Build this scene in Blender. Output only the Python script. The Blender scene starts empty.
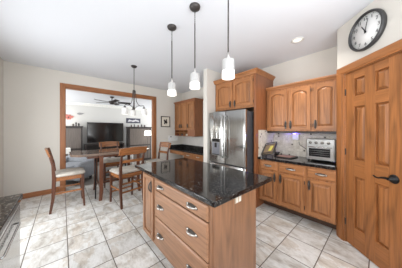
import bpy, bmesh, math, random
from mathutils import Vector, Matrix
random.seed(7)
C = bpy.context.scene.collection
PI = math.pi
S2 = 2 ** .5

# ------------------------------------------------------------------ camera, light, exposure
EYE = 1.40
cd = bpy.data.cameras.new('camera'); cam = bpy.data.objects.new('camera', cd); C.objects.link(cam)
cam.location = (0, 0, EYE)
ang = math.radians(180 - 41.3)
cam.rotation_euler = (PI / 2, 0, ang - PI / 2)
cd.sensor_width = 36; cd.sensor_fit = 'HORIZONTAL'
cd.lens = 36 * 158 / 402
cd.shift_y = -4 / 402
cd.clip_start = .02
bpy.context.scene.camera = cam
vs = bpy.context.scene.view_settings
vs.view_transform = 'Standard'; vs.look = 'None'; vs.gamma = 1; vs.use_curve_mapping = False
vs.exposure = 0.44
w = bpy.data.worlds.new('world'); bpy.context.scene.world = w; w.use_nodes = True
w.node_tree.nodes['Background'].inputs[0].default_value = (.93, .96, 1, 1)
w.node_tree.nodes['Background'].inputs[1].default_value = .9

def area(name, loc, direction, sx, sy, power, color=(1, 1, 1), spread=180):
    l = bpy.data.lights.new(name, 'AREA'); l.shape = 'RECTANGLE'; l.size = sx; l.size_y = sy
    l.energy = power; l.color = color; l.spread = math.radians(spread)
    o = bpy.data.objects.new(name, l); C.objects.link(o); o.location = loc
    o.rotation_euler = Vector(direction).to_track_quat('-Z', 'Y').to_euler()
    return o
for px in (-3.25, -2.5): area('patio_streak_light', (px, -.93, 1.1), (0, 1, .05), .36, 1.9, 15, (.96, .98, 1))  # unseen narrow panels, shaped to put bright streaks in the refrigerator's reflection
area('sink_side_fill', (-.2, -.95, 1.6), (-.1, 1, -.05), 1.7, 1.05, 37, (.96, .98, 1))  # added fill from behind the camera, set in an unseen window
area('open_side_fill', (2.6, .9, 1.3), (-1, .15, .5), 3.0, 2.3, 34, (.96, .98, 1))  # large unseen fill added at the open side to brighten the room
area('living_left_fill', (-6.3, -1.4, 1.4), (-.1, 1, .1), 2.0, 1.8, 60, (1, 1, 1))  # added fill inside the left living room wall, no window there
area('living_right_fill', (-6.2, 4.4, 1.4), (0, -1, .1), 2.0, 1.8, 48, (1, 1, 1))  # matching fill added by the right living room wall
area('ceiling_fill', (1.35, .9, 1.25), (-.45, .35, 1), 1.8, 1.6, 58, (.98, .985, 1))  # upward fill added out of view to brighten the ceiling
def point(name, loc, power, color=(1, .93, .84), r=.05):
    l = bpy.data.lights.new(name, 'POINT'); l.energy = power; l.color = color; l.shadow_soft_size = r
    o = bpy.data.objects.new(name, l); C.objects.link(o); o.location = loc; return o

# ------------------------------------------------------------------ materials
def lin(c):
    return tuple((x / 12.92 if x <= .04045 else ((x + .055) / 1.055) ** 2.4) for x in [v / 255 for v in c]) + (1,)
class N:
    def __init__(s, name):
        s.m = bpy.data.materials.new(name); s.m.use_nodes = True; s.t = s.m.node_tree
        s.b = s.t.nodes['Principled BSDF']
    def n(s, typ, **k):
        n = s.t.nodes.new(typ)
        for a, v in k.items(): setattr(n, a, v)
        return n
    def l(s, a, b): s.t.links.new(a, b)
    def math(s, op, a, b=None, c=None):
        n = s.n('ShaderNodeMath', operation=op)
        for i, v in enumerate((a, b, c)):
            if v is None: continue
            if isinstance(v, (int, float)): n.inputs[i].default_value = v
            else: s.l(v, n.inputs[i])
        return n.outputs[0]
    def coord(s, scale=(1, 1, 1), loc=(0, 0, 0)):
        tc = s.n('ShaderNodeTexCoord'); mp = s.n('ShaderNodeMapping')
        mp.inputs['Scale'].default_value = scale; mp.inputs['Location'].default_value = loc
        s.l(tc.outputs['Object'], mp.inputs[0]); return mp.outputs[0]
    def noise(s, vec, scale, detail=3, rough=.5, dist=0):
        n = s.n('ShaderNodeTexNoise'); n.inputs['Scale'].default_value = scale
        n.inputs['Detail'].default_value = detail; n.inputs['Roughness'].default_value = rough
        n.inputs['Distortion'].default_value = dist
        s.l(vec, n.inputs['Vector']); return n.outputs['Fac']
    def ramp(s, fac, stops):
        r = s.n('ShaderNodeValToRGB'); e = r.color_ramp.elements
        while len(e) < len(stops): e.new(.5)
        for i, (p, c) in enumerate(stops): e[i].position = p; e[i].color = lin(c)
        s.l(fac, r.inputs[0]); return r.outputs[0]
    def mix(s, fac, a, b, mode='MIX'):
        n = s.n('ShaderNodeMix', data_type='RGBA', blend_type=mode)
        if isinstance(fac, (int, float)): n.inputs[0].default_value = fac
        else: s.l(fac, n.inputs[0])
        for i, v in ((6, a), (7, b)):
            if isinstance(v, tuple): n.inputs[i].default_value = v
            else: s.l(v, n.inputs[i])
        return n.outputs[2]
    def bump(s, h, strength=.3, dist=.002):
        n = s.n('ShaderNodeBump'); n.inputs['Strength'].default_value = strength; n.inputs['Distance'].default_value = dist
        s.l(h, n.inputs['Height']); s.l(n.outputs[0], s.b.inputs['Normal'])
    def set(s, color=None, rough=None, metal=None, spec=None, coat=None):
        if color is not None:
            if isinstance(color, tuple): s.b.inputs['Base Color'].default_value = color
            else: s.l(color, s.b.inputs['Base Color'])
        if rough is not None: s.b.inputs['Roughness'].default_value = rough
        if metal is not None: s.b.inputs['Metallic'].default_value = metal
        if spec is not None: s.b.inputs['Specular IOR Level'].default_value = spec
        if coat is not None: s.b.inputs['Coat Weight'].default_value = coat; s.b.inputs['Coat Roughness'].default_value = .15
        return s.m
def plain(name, c, rough=.5, metal=0, spec=.5, var=.06, scale=30):
    m = N(name); v = m.coord()
    f = m.noise(v, scale, 2)
    d = tuple(int(x * (1 - var)) for x in c)
    return m.set(m.ramp(f, [(.3, d), (.7, c)]), rough, metal, spec)
def oak(name, base, axis, dark=.62, rough=.34, rings=9, seed=0, streak=.5):
    """oak with cathedral grain running along one object axis (0 x, 1 y, 2 z)"""
    m = N(name)
    sc = [5.0, 5.0, 5.0]; sc[axis] = .45
    v = m.coord(tuple(sc), (seed, seed * .7, seed * .3))
    n1 = m.noise(v, 1.0, 1.5, .45, .3)
    r = m.math('FRACT', m.math('MULTIPLY', n1, rings))
    r = m.math('ABSOLUTE', m.math('SUBTRACT', r, .5))            # 0..0.5
    sf = [75.0, 75.0, 75.0]; sf[axis] = 4
    f = m.noise(m.coord(tuple(sf)), 1.0, 2, .6)
    sg = [2.5, 2.5, 2.5]; sg[axis] = .4
    g = m.noise(m.coord(tuple(sg)), 1.0, 1)
    dk = tuple(int(x * dark) for x in base); hi = tuple(min(255, int(x * 1.07)) for x in base)
    c = m.ramp(r, [(0, dk), (.13, tuple(int(x * (dark + 1) / 2) for x in base)), (.3, base), (.5, hi)])
    c2 = m.ramp(f, [(.35, tuple(int(x * .66) for x in base)), (.6, hi)])
    c = m.mix(streak, c, c2)
    c3 = m.ramp(g, [(.3, tuple(int(x * .9) for x in base)), (.7, tuple(min(255, int(x * 1.05)) for x in base))])
    c = m.mix(.35, c, c3)
    m.bump(f, .12, .001)
    return m.set(c, rough, 0, .45)
CAB = (170, 115, 73)
oak_v = oak('oak_cabinet_vertical', CAB, 2, .52)
oak_h = oak('oak_cabinet_horizontal', CAB, 0, .80, seed=3)
oak_y = oak('oak_cabinet_depth', CAB, 1, .80, seed=5)
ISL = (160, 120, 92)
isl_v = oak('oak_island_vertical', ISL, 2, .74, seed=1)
isl_shaded = oak('oak_island_end_shaded', (136, 97, 70), 2, .74, seed=4)  # darker copy of the island oak, end panel shade put into its colour
isl_h = oak('oak_island_horizontal', ISL, 0, .86, seed=2)
PAN = (170, 111, 64)
pan_v = oak('oak_door_vertical', PAN, 2, .5, .38, rings=9, streak=.5)
pan_h = oak('oak_door_horizontal', PAN, 0, .86, .38, seed=4, streak=.4)
trim_v = oak('oak_trim_vertical', (160, 103, 62), 2, .75, .4, seed=6)
trim_y = oak('oak_trim_depth', (160, 103, 62), 1, .75, .4, seed=6)
side_shaded_v = oak('oak_side_shaded', (146, 92, 58), 2, .82, .35, seed=8)  # cabinet oak darkened, the shade of side faces is in the colour
rear_v = oak('oak_rear_vertical', (160, 108, 66), 2, .75, .4, seed=9)
toe_m = plain('toe_kick_brown', (84, 62, 48), .6)
walnut = oak('walnut_chair_wood', (88, 52, 34), 2, .6, .3, seed=2)
walnut_x = oak('walnut_rail_wood', (152, 98, 58), 0, .45, .26, seed=3, rings=14)
tabletop_m = oak('table_top_wood', (124, 106, 94), 1, .75, .08, seed=2)
tableleg_m = oak('table_leg_wood', (98, 58, 38), 2, .7, .3, seed=2)
dark_cab = oak('dark_grey_cabinet', (104, 96, 90), 2, .85, .4, seed=2)
dark_wood = plain('espresso_wood', (44, 36, 34), .35)
black = plain('black_metal', (26, 26, 28), .35, .4)
blackplastic = plain('black_plastic', (22, 22, 24), .3)
bronze = plain('oil_rubbed_bronze', (66, 62, 60), .4, .3)
pewter = plain('pewter', (214, 212, 208), .3, 1)
pewter_dark = plain('pewter_dark', (96, 92, 88), .35, .8)
chrome = plain('chrome', (215, 215, 215), .15, 1)
white_paint = plain('white_paint', (238, 238, 234), .5)
wall_m = N('beige_wall_paint'); 
wall_m.bump(wall_m.noise(wall_m.coord(), 60, 3), .08, .002)
wall_m = wall_m.set(lin((214, 210, 202)), .85, 0, .2)
grey_wall = plain('pale_grey_wall_paint', (206, 206, 203), .85, var=.01)
ceil_m = N('white_ceiling_paint'); ceil_m.bump(ceil_m.noise(ceil_m.coord(), 90, 4), .15, .003)
ceil_m = ceil_m.set(lin((224, 227, 232)), .9, 0, .2)
fabric = N('cream_seat_fabric'); v = fabric.coord()
fabric.bump(fabric.noise(v, 400, 2), .3, .001)
fabric = fabric.set(fabric.ramp(fabric.noise(v, 14, 3), [(.3, (160, 154, 145)), (.7, (190, 184, 174))]), .9, 0, .2)
grey_fabric = plain('grey_upholstery', (146, 150, 156), .9, spec=.2, var=.1)
pale_fabric = plain('pale_grey_upholstery', (196, 196, 194), .9, spec=.2)
carpet = plain('living_room_carpet', (160, 156, 150), .95, spec=.1, var=.15, scale=60)

def granite(name, dark, speck, brown, thr=.62, spec=.45):
    m = N(name); v = m.coord()
    vo = m.n('ShaderNodeTexVoronoi'); vo.inputs['Scale'].default_value = 130; m.l(v, vo.inputs['Vector'])
    cells = m.n('ShaderNodeSeparateColor'); m.l(vo.outputs['Color'], cells.inputs[0])
    n1 = m.noise(v, 50, 4, .7)
    c = m.ramp(n1, [(.35, dark), (.55, dark), (.68, brown), (.8, brown)])
    k = m.math('GREATER_THAN', cells.outputs[0], thr + .3)
    c = m.mix(k, c, lin(speck))
    k2 = m.math('LESS_THAN', cells.outputs[1], .18)
    c = m.mix(k2, c, lin(brown))
    return m.set(c, .07, 0, spec)
granite_m = granite('black_speckled_granite', (17, 17, 19), (92, 90, 87), (42, 38, 35))
granite_f = granite('brown_speckled_granite', (40, 36, 33), (120, 114, 106), (70, 61, 53), .56, .12)

# floor tile: square grid, mottled stone, narrow brown grout
m = N('mottled_stone_tile'); tc = m.n('ShaderNodeTexCoord'); sx = m.n('ShaderNodeSeparateXYZ'); m.l(tc.outputs['Object'], sx.inputs[0])
P = .3685
ux = m.math('DIVIDE', m.math('ADD', sx.outputs[0], .45 + 100 * P), P)
uy = m.math('DIVIDE', m.math('ADD', sx.outputs[1], -.05 + 100 * P), P)
fx = m.math('ABSOLUTE', m.math('SUBTRACT', m.math('FRACT', ux), .5)); fy = m.math('ABSOLUTE', m.math('SUBTRACT', m.math('FRACT', uy), .5))
edge = m.math('MAXIMUM', fx, fy)
grout = m.math('GREATER_THAN', edge, .5 - .0125)
cmb = m.n('ShaderNodeCombineXYZ'); m.l(m.math('FLOOR', ux), cmb.inputs[0]); m.l(m.math('FLOOR', uy), cmb.inputs[1])
wn = m.n('ShaderNodeTexWhiteNoise'); m.l(cmb.outputs[0], wn.inputs['Vector'])
va = m.n('ShaderNodeVectorMath', operation='SCALE'); m.l(wn.outputs['Color'], va.inputs[0]); va.inputs['Scale'].default_value = 7
vb = m.n('ShaderNodeVectorMath', operation='ADD'); m.l(tc.outputs['Object'], vb.inputs[0]); m.l(va.outputs[0], vb.inputs[1])
st = m.n('ShaderNodeMapping'); st.inputs['Scale'].default_value = (1, 1.9, 1); st.inputs['Rotation'].default_value = (0, 0, .5); m.l(vb.outputs[0], st.inputs[0])
n1 = m.noise(st.outputs[0], 4.5, 6, .62, .6)
c = m.ramp(n1, [(.30, (160, 152, 142)), (.43, (202, 199, 192)), (.54, (226, 226, 223)), (.72, (240, 241, 240))])
n2 = m.noise(st.outputs[0], 2.6, 3, .6, .4)
c = m.mix(m.math('MULTIPLY', m.math('GREATER_THAN', n2, .56), .35), c, lin((190, 172, 148)))
n3 = m.noise(st.outputs[0], 26, 4, .7)
c = m.mix(.16, c, m.ramp(n3, [(.35, (130, 122, 112)), (.6, (236, 234, 230))]))
tv = m.math('ADD', m.math('MULTIPLY', wn.outputs['Value'], .18), .86)
cc = m.n('ShaderNodeCombineColor'); [m.l(tv, cc.inputs[i]) for i in range(3)]
c = m.mix(1.0, c, cc.outputs[0], 'MULTIPLY')
c = m.mix(grout, c, lin((96, 87, 78)))
m.bump(m.math('SUBTRACT', m.math('MULTIPLY', n3, .25), grout), .35, .003)
tile_m = m.set(c, .3, 0, .45)

# mosaic backsplash: small stone tiles with dark dots
def mosaic(name, base):
    m = N(name); tc = m.n('ShaderNodeTexCoord'); sx = m.n('ShaderNodeSeparateXYZ'); m.l(tc.outputs['Object'], sx.inputs[0])
    h = m.math('ADD', sx.outputs[0], sx.outputs[1])
    a = m.math('DIVIDE', h, .05); b = m.math('DIVIDE', sx.outputs[2], .05)
    e = m.math('MAXIMUM', m.math('ABSOLUTE', m.math('SUBTRACT', m.math('FRACT', a), .5)), m.math('ABSOLUTE', m.math('SUBTRACT', m.math('FRACT', b), .5)))
    cb = m.n('ShaderNodeCombineXYZ'); m.l(m.math('FLOOR', a), cb.inputs[0]); m.l(m.math('FLOOR', b), cb.inputs[1])
    wn = m.n('ShaderNodeTexWhiteNoise'); m.l(cb.outputs[0], wn.inputs['Vector'])
    c = m.ramp(wn.outputs['Value'], [(0, (198, 189, 174)), (.25, (208, 200, 187)), (.8, (218, 211, 199)), (1, (202, 192, 176))])
    sp = m.noise(m.coord(), 55, 3, .6)
    c = m.mix(m.math('MULTIPLY', m.math('GREATER_THAN', sp, .60), .45), c, lin((128, 112, 96)))
    k = m.math('MULTIPLY', m.math('GREATER_THAN', wn.outputs['Value'], .94), m.math('LESS_THAN', e, .25))
    c = m.mix(k, c, lin((70, 64, 60)))
    c = m.mix(m.math('GREATER_THAN', e, .46), c, lin((196, 190, 178)))
    return m.set(c, .35, 0, .5)
mosaic_m = mosaic('stone_mosaic_tile', 0)
m = N('white_splash_tile'); tc = m.n('ShaderNodeTexBrick'); m.l(m.coord((1, 1, 1)), tc.inputs['Vector'])
white_tile = plain('pale_glazed_tile', (214, 212, 208), .25, var=.04, scale=12)

# stainless steel: faint waviness bends the window's reflection
def brushed(name, dist):
    m = N(name)
    m.bump(m.noise(m.coord((6, 6, .6)), 1, 2, .5), .5, dist)
    return m.set(m.ramp(m.noise(m.coord((300, 300, 4)), 1, 2), [(.3, (172, 172, 170)), (.7, (194, 194, 192))]), .17, 1)
steel = brushed('brushed_stainless', .006); steel_wavy = brushed('wavy_brushed_stainless', .11)
steel_flat = plain('satin_steel', (190, 190, 188), .28, 1)
dark_side = plain('fridge_side_grey', (84, 84, 88), .45, .3)
screen_m = plain('screen_black', (10, 11, 13), .12)
glass_dark = plain('oven_glass', (20, 20, 22), .35, spec=.25)

def emit(name, col, strength, base=(240, 240, 236)):
    m = N(name); m.b.inputs['Base Color'].default_value = lin(base)
    m.b.inputs['Emission Color'].default_value = lin(col); m.b.inputs['Emission Strength'].default_value = strength
    m.b.inputs['Roughness'].default_value = .3
    return m.m
bulb_m = emit('lit_bulb', (255, 240, 220), .9)
shade_m = emit('frosted_glass_shade', (255, 250, 242), .04, (176, 176, 175))
shade_m.node_tree.nodes['Principled BSDF'].inputs['Transmission Weight'].default_value = .2
shade_m.node_tree.nodes['Principled BSDF'].inputs['Roughness'].default_value = .6
cshade_m = emit('bright_frosted_shade', (255, 250, 244), .08, (205, 205, 203))
shade_low = emit('lit_lower_glass', (255, 250, 244), .9)
led_m = emit('lit_downlight', (255, 248, 238), .5)
blue_m = emit('blue_night_light', (70, 50, 255), 8)
lampshade_m = emit('lit_lamp_shade', (255, 246, 232), 1.3)

# ------------------------------------------------------------------ mesh helpers
def tag(o, label=None, cat=None, group=None, kind=None):
    if label: o['label'] = label
    if cat: o['category'] = cat
    if group: o['group'] = group
    if kind: o['kind'] = kind
    return o
class MB:
    def __init__(s): s.bm = bmesh.new(); s.mi = 0; s.sm = False
    def face(s, vs_):
        try:
            f = s.bm.faces.new(vs_); f.material_index = s.mi; f.smooth = s.sm; return f
        except ValueError: pass
    def box(s, x0, x1, y0, y1, z0, z1, mi=None):
        if mi is not None: s.mi = mi
        a, b = sorted((x0, x1)); c, d = sorted((y0, y1)); e, g = sorted((z0, z1))
        v = [s.bm.verts.new(p) for p in ((a, c, e), (b, c, e), (b, d, e), (a, d, e), (a, c, g), (b, c, g), (b, d, g), (a, d, g))]
        for q in ((3, 2, 1, 0), (4, 5, 6, 7), (0, 1, 5, 4), (1, 2, 6, 5), (2, 3, 7, 6), (3, 0, 4, 7)): s.face([v[i] for i in q])
        return s
    def loft(s, loops, cap=True, closed=True):
        rs = [[s.bm.verts.new(p) for p in l] for l in loops]; n = len(rs[0])
        for a, b in zip(rs, rs[1:]):
            for i in range(n if closed else n - 1):
                j = (i + 1) % n; s.face([a[i], a[j], b[j], b[i]])
        if cap:
            sm = s.sm; s.sm = False
            s.face(rs[0][::-1]); s.face(rs[-1]); s.sm = sm
        return s
    def prism(s, pts, axis, a, b):
        """polygon pts in the two other axes, extruded along axis from a to b"""
        def mk(p, t):
            if axis == 0: return (t, p[0], p[1])
            if axis == 1: return (p[0], t, p[1])
            return (p[0], p[1], t)
        return s.loft([[mk(p, a) for p in pts], [mk(p, b) for p in pts]])
    def tube(s, pts, r, n=8, cap=True):
        pts = [Vector(p) for p in pts]; s.sm = True
        rr = r if isinstance(r, (list, tuple)) else [r] * len(pts)
        loops = []; up = None
        for i, p in enumerate(pts):
            d = (pts[min(i + 1, len(pts) - 1)] - pts[max(i - 1, 0)]).normalized()
            if up is None: up = Vector((0, 0, 1)) if abs(d.z) < .9 else Vector((1, 0, 0))
            a = d.cross(up).normalized(); b = a.cross(d).normalized(); up = b
            loops.append([p + a * rr[i] * math.cos(t) + b * rr[i] * math.sin(t) for t in [2 * PI * k / n for k in range(n)]])
        s.loft(loops, cap); s.sm = False
        return s
    def lathe(s, prof, c=(0, 0, 0), n=24, axis=2, cap=True):
        loops = []
        s.sm = True
        for r, h in prof:
            l = []
            for k in range(n):
                t = 2 * PI * k / n; a, b = r * math.cos(t), r * math.sin(t)
                q = (a, b, h) if axis == 2 else ((a, -h, b) if axis == 1 else (h, a, b))
                l.append((c[0] + q[0], c[1] + q[1], c[2] + q[2]))
            loops.append(l)
        s.loft(loops, cap); s.sm = False
        return s
    def quadbar(s, pts, wx, wy):
        """bar of rectangular section along pts (mostly vertical), half sizes may vary per point"""
        if not isinstance(wx, (list, tuple)): wx = [wx] * len(pts)
        if not isinstance(wy, (list, tuple)): wy = [wy] * len(pts)
        return s.loft([[(p[0] - a, p[1] - b, p[2]), (p[0] + a, p[1] - b, p[2]), (p[0] + a, p[1] + b, p[2]), (p[0] - a, p[1] + b, p[2])] for p, a, b in zip(pts, wx, wy)])
    def build(s, name, mats, parent=None, bevel=0, seg=2, sub=0):
        bmesh.ops.recalc_face_normals(s.bm, faces=s.bm.faces[:])
        me = bpy.data.meshes.new(name); s.bm.to_mesh(me); s.bm.free()
        for mt in (mats if isinstance(mats, (list, tuple)) else [mats]): me.materials.append(mt)
        o = bpy.data.objects.new(name, me); C.objects.link(o)
        if parent: o.parent = parent
        if bevel:
            b = o.modifiers.new('bevel', 'BEVEL'); b.width = bevel; b.segments = seg; b.limit_method = 'ANGLE'
        if sub:
            q = o.modifiers.new('subsurf', 'SUBSURF'); q.levels = sub; q.render_levels = sub
        return o
def thing(name, label, cat, loc=(0, 0, 0), rz=0, group=None):
    o = bpy.data.objects.new(name, None); C.objects.link(o); o.empty_display_size = .1
    o.location = loc; o.rotation_euler = (0, 0, rz)
    return tag(o, label, cat, group)
def kids(o): return [c for c in bpy.data.objects if c.parent is o]
def copy_tree(o, loc, rz=None, label=None, parent=None):
    c = o.copy(); C.objects.link(c)
    if parent: c.parent = parent
    else:
        c.location = loc
        if rz is not None: c.rotation_euler = (0, 0, rz)
        if label: c['label'] = label
    for k in kids(o): copy_tree(k, None, parent=c)
    return c
def struct(o): return tag(o, kind='structure')
def text_mesh(body, size, name, mt, parent, matrix, depth=.001, align='CENTER'):
    cu = bpy.data.curves.new(name, 'FONT'); cu.body = body; cu.size = size; cu.extrude = depth
    cu.align_x = align; cu.align_y = 'CENTER'
    t = bpy.data.objects.new(name, cu); C.objects.link(t)
    bpy.context.view_layer.update()
    me = bpy.data.meshes.new_from_object(t.evaluated_get(bpy.context.evaluated_depsgraph_get()))
    bpy.data.objects.remove(t)
    me.transform(matrix); me.materials.clear(); me.materials.append(mt)
    o = bpy.data.objects.new(name, me); C.objects.link(o); o.parent = parent
    return o

# ------------------------------------------------------------------ the room
CE = 2.74; DX = -4.80; KY = 3.30; LY = -.85
struct(MB().box(-4.92, 3.0, -.97, 3.5, -.05, 0).build('floor', tile_m))
struct(MB().box(-7.8, -4.92, -1.6, 4.6, -.05, 0).build('floor_living', carpet))
struct(MB().box(-4.92, 3.0, -.97, 3.5, CE, CE + .05).build('ceiling', ceil_m))
struct(MB().box(-7.8, -4.92, -1.6, 4.6, 2.44, 2.49).build('ceiling_living', ceil_m))
# dining wall with its wide cased opening
OY0, OY1, OZ = .045, 2.20, 2.385
b = MB().box(DX - .12, DX, -.97, OY0, 0, CE).box(DX - .12, DX, OY1, 3.4, 0, CE).box(DX - .12, DX, OY0, OY1, OZ, CE)
struct(b.build('wall_dining', wall_m))
b = MB()
for x in (DX, DX - .14):
    b.box(x, x + .02, OY0 - .085, OY0 + .005, 0, OZ + .085, 0)
    b.box(x, x + .02, OY1 - .005, OY1 + .085, 0, OZ + .085, 0)
    b.box(x, x + .022, OY0 + .005, OY1 - .005, OZ - .005, OZ + .085, 1)
b.box(DX - .12, DX, OY0, OY0 + .018, 0, OZ, 0); b.box(DX - .12, DX, OY1 - .018, OY1, 0, OZ, 0)
b.box(DX - .12, DX, OY0 + .018, OY1 - .018, OZ - .018, OZ, 1)
struct(b.build('trim_1', [trim_v, trim_y], bevel=.004))
# left wall with patio opening and sink window (both added outside the frame to bring in daylight)
b = MB()
b.box(DX, -3.55, LY - .12, LY, 0, CE); b.box(-3.55, -2.2, LY - .12, LY, 2.15, CE)
b.box(-2.2, -1.2, LY - .12, LY, 0, CE); b.box(-1.2, .6, LY - .12, LY, 0, 1.1); b.box(-1.2, .6, LY - .12, LY, 2.15, CE)
b.box(.6, 1.6, LY - .12, LY, 0, CE)
struct(b.build('wall_left', wall_m))
b = MB()
for x in (-3.55, -2.9, -2.28): b.box(x, x + .08, LY - .08, LY - .03, .02, 2.15)
b.box(-3.47, -2.28, LY - .08, LY - .03, 2.07, 2.15); b.box(-3.47, -2.28, LY - .08, LY - .03, .02, .1)
struct(b.build('window_1', white_paint))
b = MB()
for x in (-1.2, -.33, .54): b.box(x, x + .06, LY - .08, LY - .03, 1.1, 2.15)
b.box(-1.14, .54, LY - .08, LY - .03, 2.09, 2.15); b.box(-1.14, .54, LY - .08, LY - .03, 1.1, 1.16)
struct(b.build('window_2', white_paint))
# kitchen wall, return beside the refrigerator, angled pantry wall
struct(MB().box(DX, -.2, KY, KY + .1, 0, CE).build('wall_kitchen', wall_m))
struct(MB().box(-2.605, -2.49, 2.36, KY, 0, CE).build('wall_return', wall_m, bevel=.004))
PX, PY = -.385, 2.765                       # outer corner of the pantry wall
# pantry wall local frame: x along the wall, -y towards the room
def pan(o): o.location = (PX, PY, 0); o.rotation_euler = (0, 0, -PI / 4); return o
D0, D1, DH = .135, .76, 2.09
b = MB().box(0.0, D0 - .015, 0, .1, 0, CE).box(D1 + .015, 1.4, 0, .1, 0, CE).box(D0 - .015, D1 + .015, 0, .1, DH + .015, CE)
b.prism([(0, 0), (.0, .1), (-.37, .37)], 2, 0, CE)
struct(pan(b.build('wall_pantry', wall_m)))
b = MB()
pr = [(0, -.006), (.012, -.018), (.03, -.02), (.07, -.016), (.09, -.010)]
b.box(D0 - .125, D0 - .012, -.02, 0, 0, DH + .012, 0); b.box(D1 + .012, D1 + .11, -.02, 0, 0, DH + .012, 0)
b.box(D0 - .095, D0 - .03, -.026, -.019, 0, DH + .03, 0); b.box(D1 + .03, D1 + .095, -.026, -.019, 0, DH + .03, 0)
b.box(D0 - .125, D1 + .11, -.02, 0, DH + .012, DH + .11, 1); b.box(D0 - .095, D1 + .095, -.027, -.019, DH + .03, DH + .095, 1)
b.box(D0 - .015, D0 - .003, 0, .1, 0, DH + .012, 0); b.box(D1 + .003, D1 + .015, 0, .1, 0, DH + .012, 0)
b.box(D0 - .003, D1 + .003, 0, .1, DH + .003, DH + .012, 1)
struct(pan(b.build('trim_2', [pan_v, pan_h], bevel=.004)))
struct(MB().box(DX, DX + .014, LY, OY0 - .086, 0, .105).box(DX, DX + .014, OY1 + .086, KY, 0, .105).build('baseboard_dining', trim_y, bevel=.004))
struct(MB().box(DX + .014, -3.55, LY, LY + .014, 0, .105).box(-2.2, -1.83, LY, LY + .014, 0, .105).build('baseboard_left', trim_y, bevel=.004))
# living room shell
struct(MB().box(-7.72, -7.6, -1.6, 4.6, 0, 2.44).build('wall_living_far', grey_wall))
struct(MB().box(-7.6, DX - .12, -1.6, -1.5, 0, 2.44).build('wall_living_left', grey_wall))
struct(MB().box(-7.6, DX - .12, 4.5, 4.6, 0, 2.44).build('wall_living_right', grey_wall))
b = MB().prism([(-7.6, 2.44), (-7.6, 2.34), (-7.585, 2.34), (-7.52, 2.42), (-7.52, 2.44)], 1, -1.5, 4.5)
struct(b.build('trim_3', white_paint))

# six-panel pantry door
def panel_relief(b, x0, x1, z0, z1, yb, yf, inset, arch=0, mi=0, n=10):
    """raised field: outline at depth yb rising to yf at the inset; arch lifts the middle of the top"""
    def outline(d):
        pts = [(x0 + d, z0 + d), (x1 - d, z0 + d)]
        if arch:
            for k in range(n + 1):
                t = k / n; xx = (x1 - d) + (x0 - x1 + 2 * d) * t
                pts.append((xx, z1 - d + arch * (4 * t * (1 - t)) ** .8))
        else: pts += [(x1 - d, z1 - d), (x0 + d, z1 - d)]
        return pts
    b.mi = mi
    L = [[(p[0], yb + .004, p[1]) for p in outline(.0)], [(p[0], yb, p[1]) for p in outline(.004)], [(p[0], yf, p[1]) for p in outline(inset)]]
    b.loft(L)
def framed(b, W0, W1, Z0, Z1, t, st, rail, arch=0, y=0):
    """door leaf: stiles, rails (arched top rail), raised panel; front at y - t"""
    yf, yb = y - t, y
    b.box(W0, W0 + st, yf, yb, Z0, Z1, 0); b.box(W1 - st, W1, yf, yb, Z0, Z1, 0)
    b.box(W0 + st, W1 - st, yf, yb, Z0, Z0 + rail, 1)
    a, c = W0 + st, W1 - st
    if arch:
        b.mi = 1; n = 12; pts = [(a, Z1), (a, Z1 - rail - arch)]
        for k in range(1, n): tt = k / n; pts.append((a + (c - a) * tt, Z1 - rail - arch + arch * (4 * tt * (1 - tt)) ** .8))
        pts += [(c, Z1 - rail - arch), (c, Z1)]
        for p, q in zip(pts[1:-1], pts[2:-1]):
            b.loft([[(p[0], yf, p[1]), (q[0], yf, q[1]), (q[0], yf, Z1), (p[0], yf, Z1)], [(p[0], yb, p[1]), (q[0], yb, q[1]), (q[0], yb, Z1), (p[0], yb, Z1)]])
    else: b.box(a, c, yf, yb, Z1 - rail, Z1, 1)
    b.box(a, c, yb - t * .1, yb, Z0 + rail, Z1 - rail, 0)
    panel_relief(b, a + .007, c - .007, Z0 + rail + .007, Z1 - rail - arch - .007, yb - t * .2, yf + .003, .028, arch)

door = pan(bpy.data.objects.new('door_1', None)); C.objects.link(door); struct(door)
b = MB(); y0 = .03; yf = .005
xs = [D0, .243, .373, .483, .61, D1]; zs = [.012, .25, .855, 1.05, 1.785, 1.985, DH]
# rows: bottom rail, tall panel, lock rail, tall panel, (frieze rail), small panel, top rail
rows = [(.25, .855), (1.05, 1.675), (1.80, 2.005)]
zr = [(.012, .25), (.855, 1.05), (1.675, 1.80), (2.005, DH)]
b.box(xs[0], xs[1], yf, y0 + .01, .012, DH, 0); b.box(xs[4], xs[5], yf, y0 + .01, .012, DH, 0)
b.box(xs[2], xs[3], yf, y0 + .01, .012, DH, 0)
for a, c in zr:
    b.box(xs[1], xs[2], yf, y0 + .01, a, c, 1); b.box(xs[3], xs[4], yf, y0 + .01, a, c, 1)
for a, c in rows:
    for p, q in ((xs[1], xs[2]), (xs[3], xs[4])):
        b.box(p, q, yf + .022, y0 + .01, a, c, 0)
        panel_relief(b, p + .004, q - .004, a + .004, c - .004, yf + .021, yf + .003, .032)
b.build('door_leaf', [pan_v, pan_h], door, bevel=.003)
b = MB().lathe([(.0, 0), (.042, 0), (.042, .006), (.034, .012), (.018, .016), (.014, .045), (.0, .047)], (.655, yf, .945), 28, 1)
pts = [(.655, yf - .042, .945), (0.630, yf - .05, .947), (0.600, yf - .05, .943), (0.570, yf - .05, .930), (0.545, yf - .05, .928), (0.525, yf - .048, .936), (0.512, yf - .045, .940)]
b.tube(pts, [.011, .0105, .009, .008, .0075, .007, .006], 10)
b.tube([(.655, yf - .02, .945), (.655, yf - .056, .945)], .013, 12)
b.build('door_handle', black, door)
for z in (.26, 1.13, 1.87):
    MB().tube([(D0 - .004, -.002, z - .04), (D0 - .004, -.002, z + .04)], .006, 8).build('hinge', bronze, door)

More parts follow.
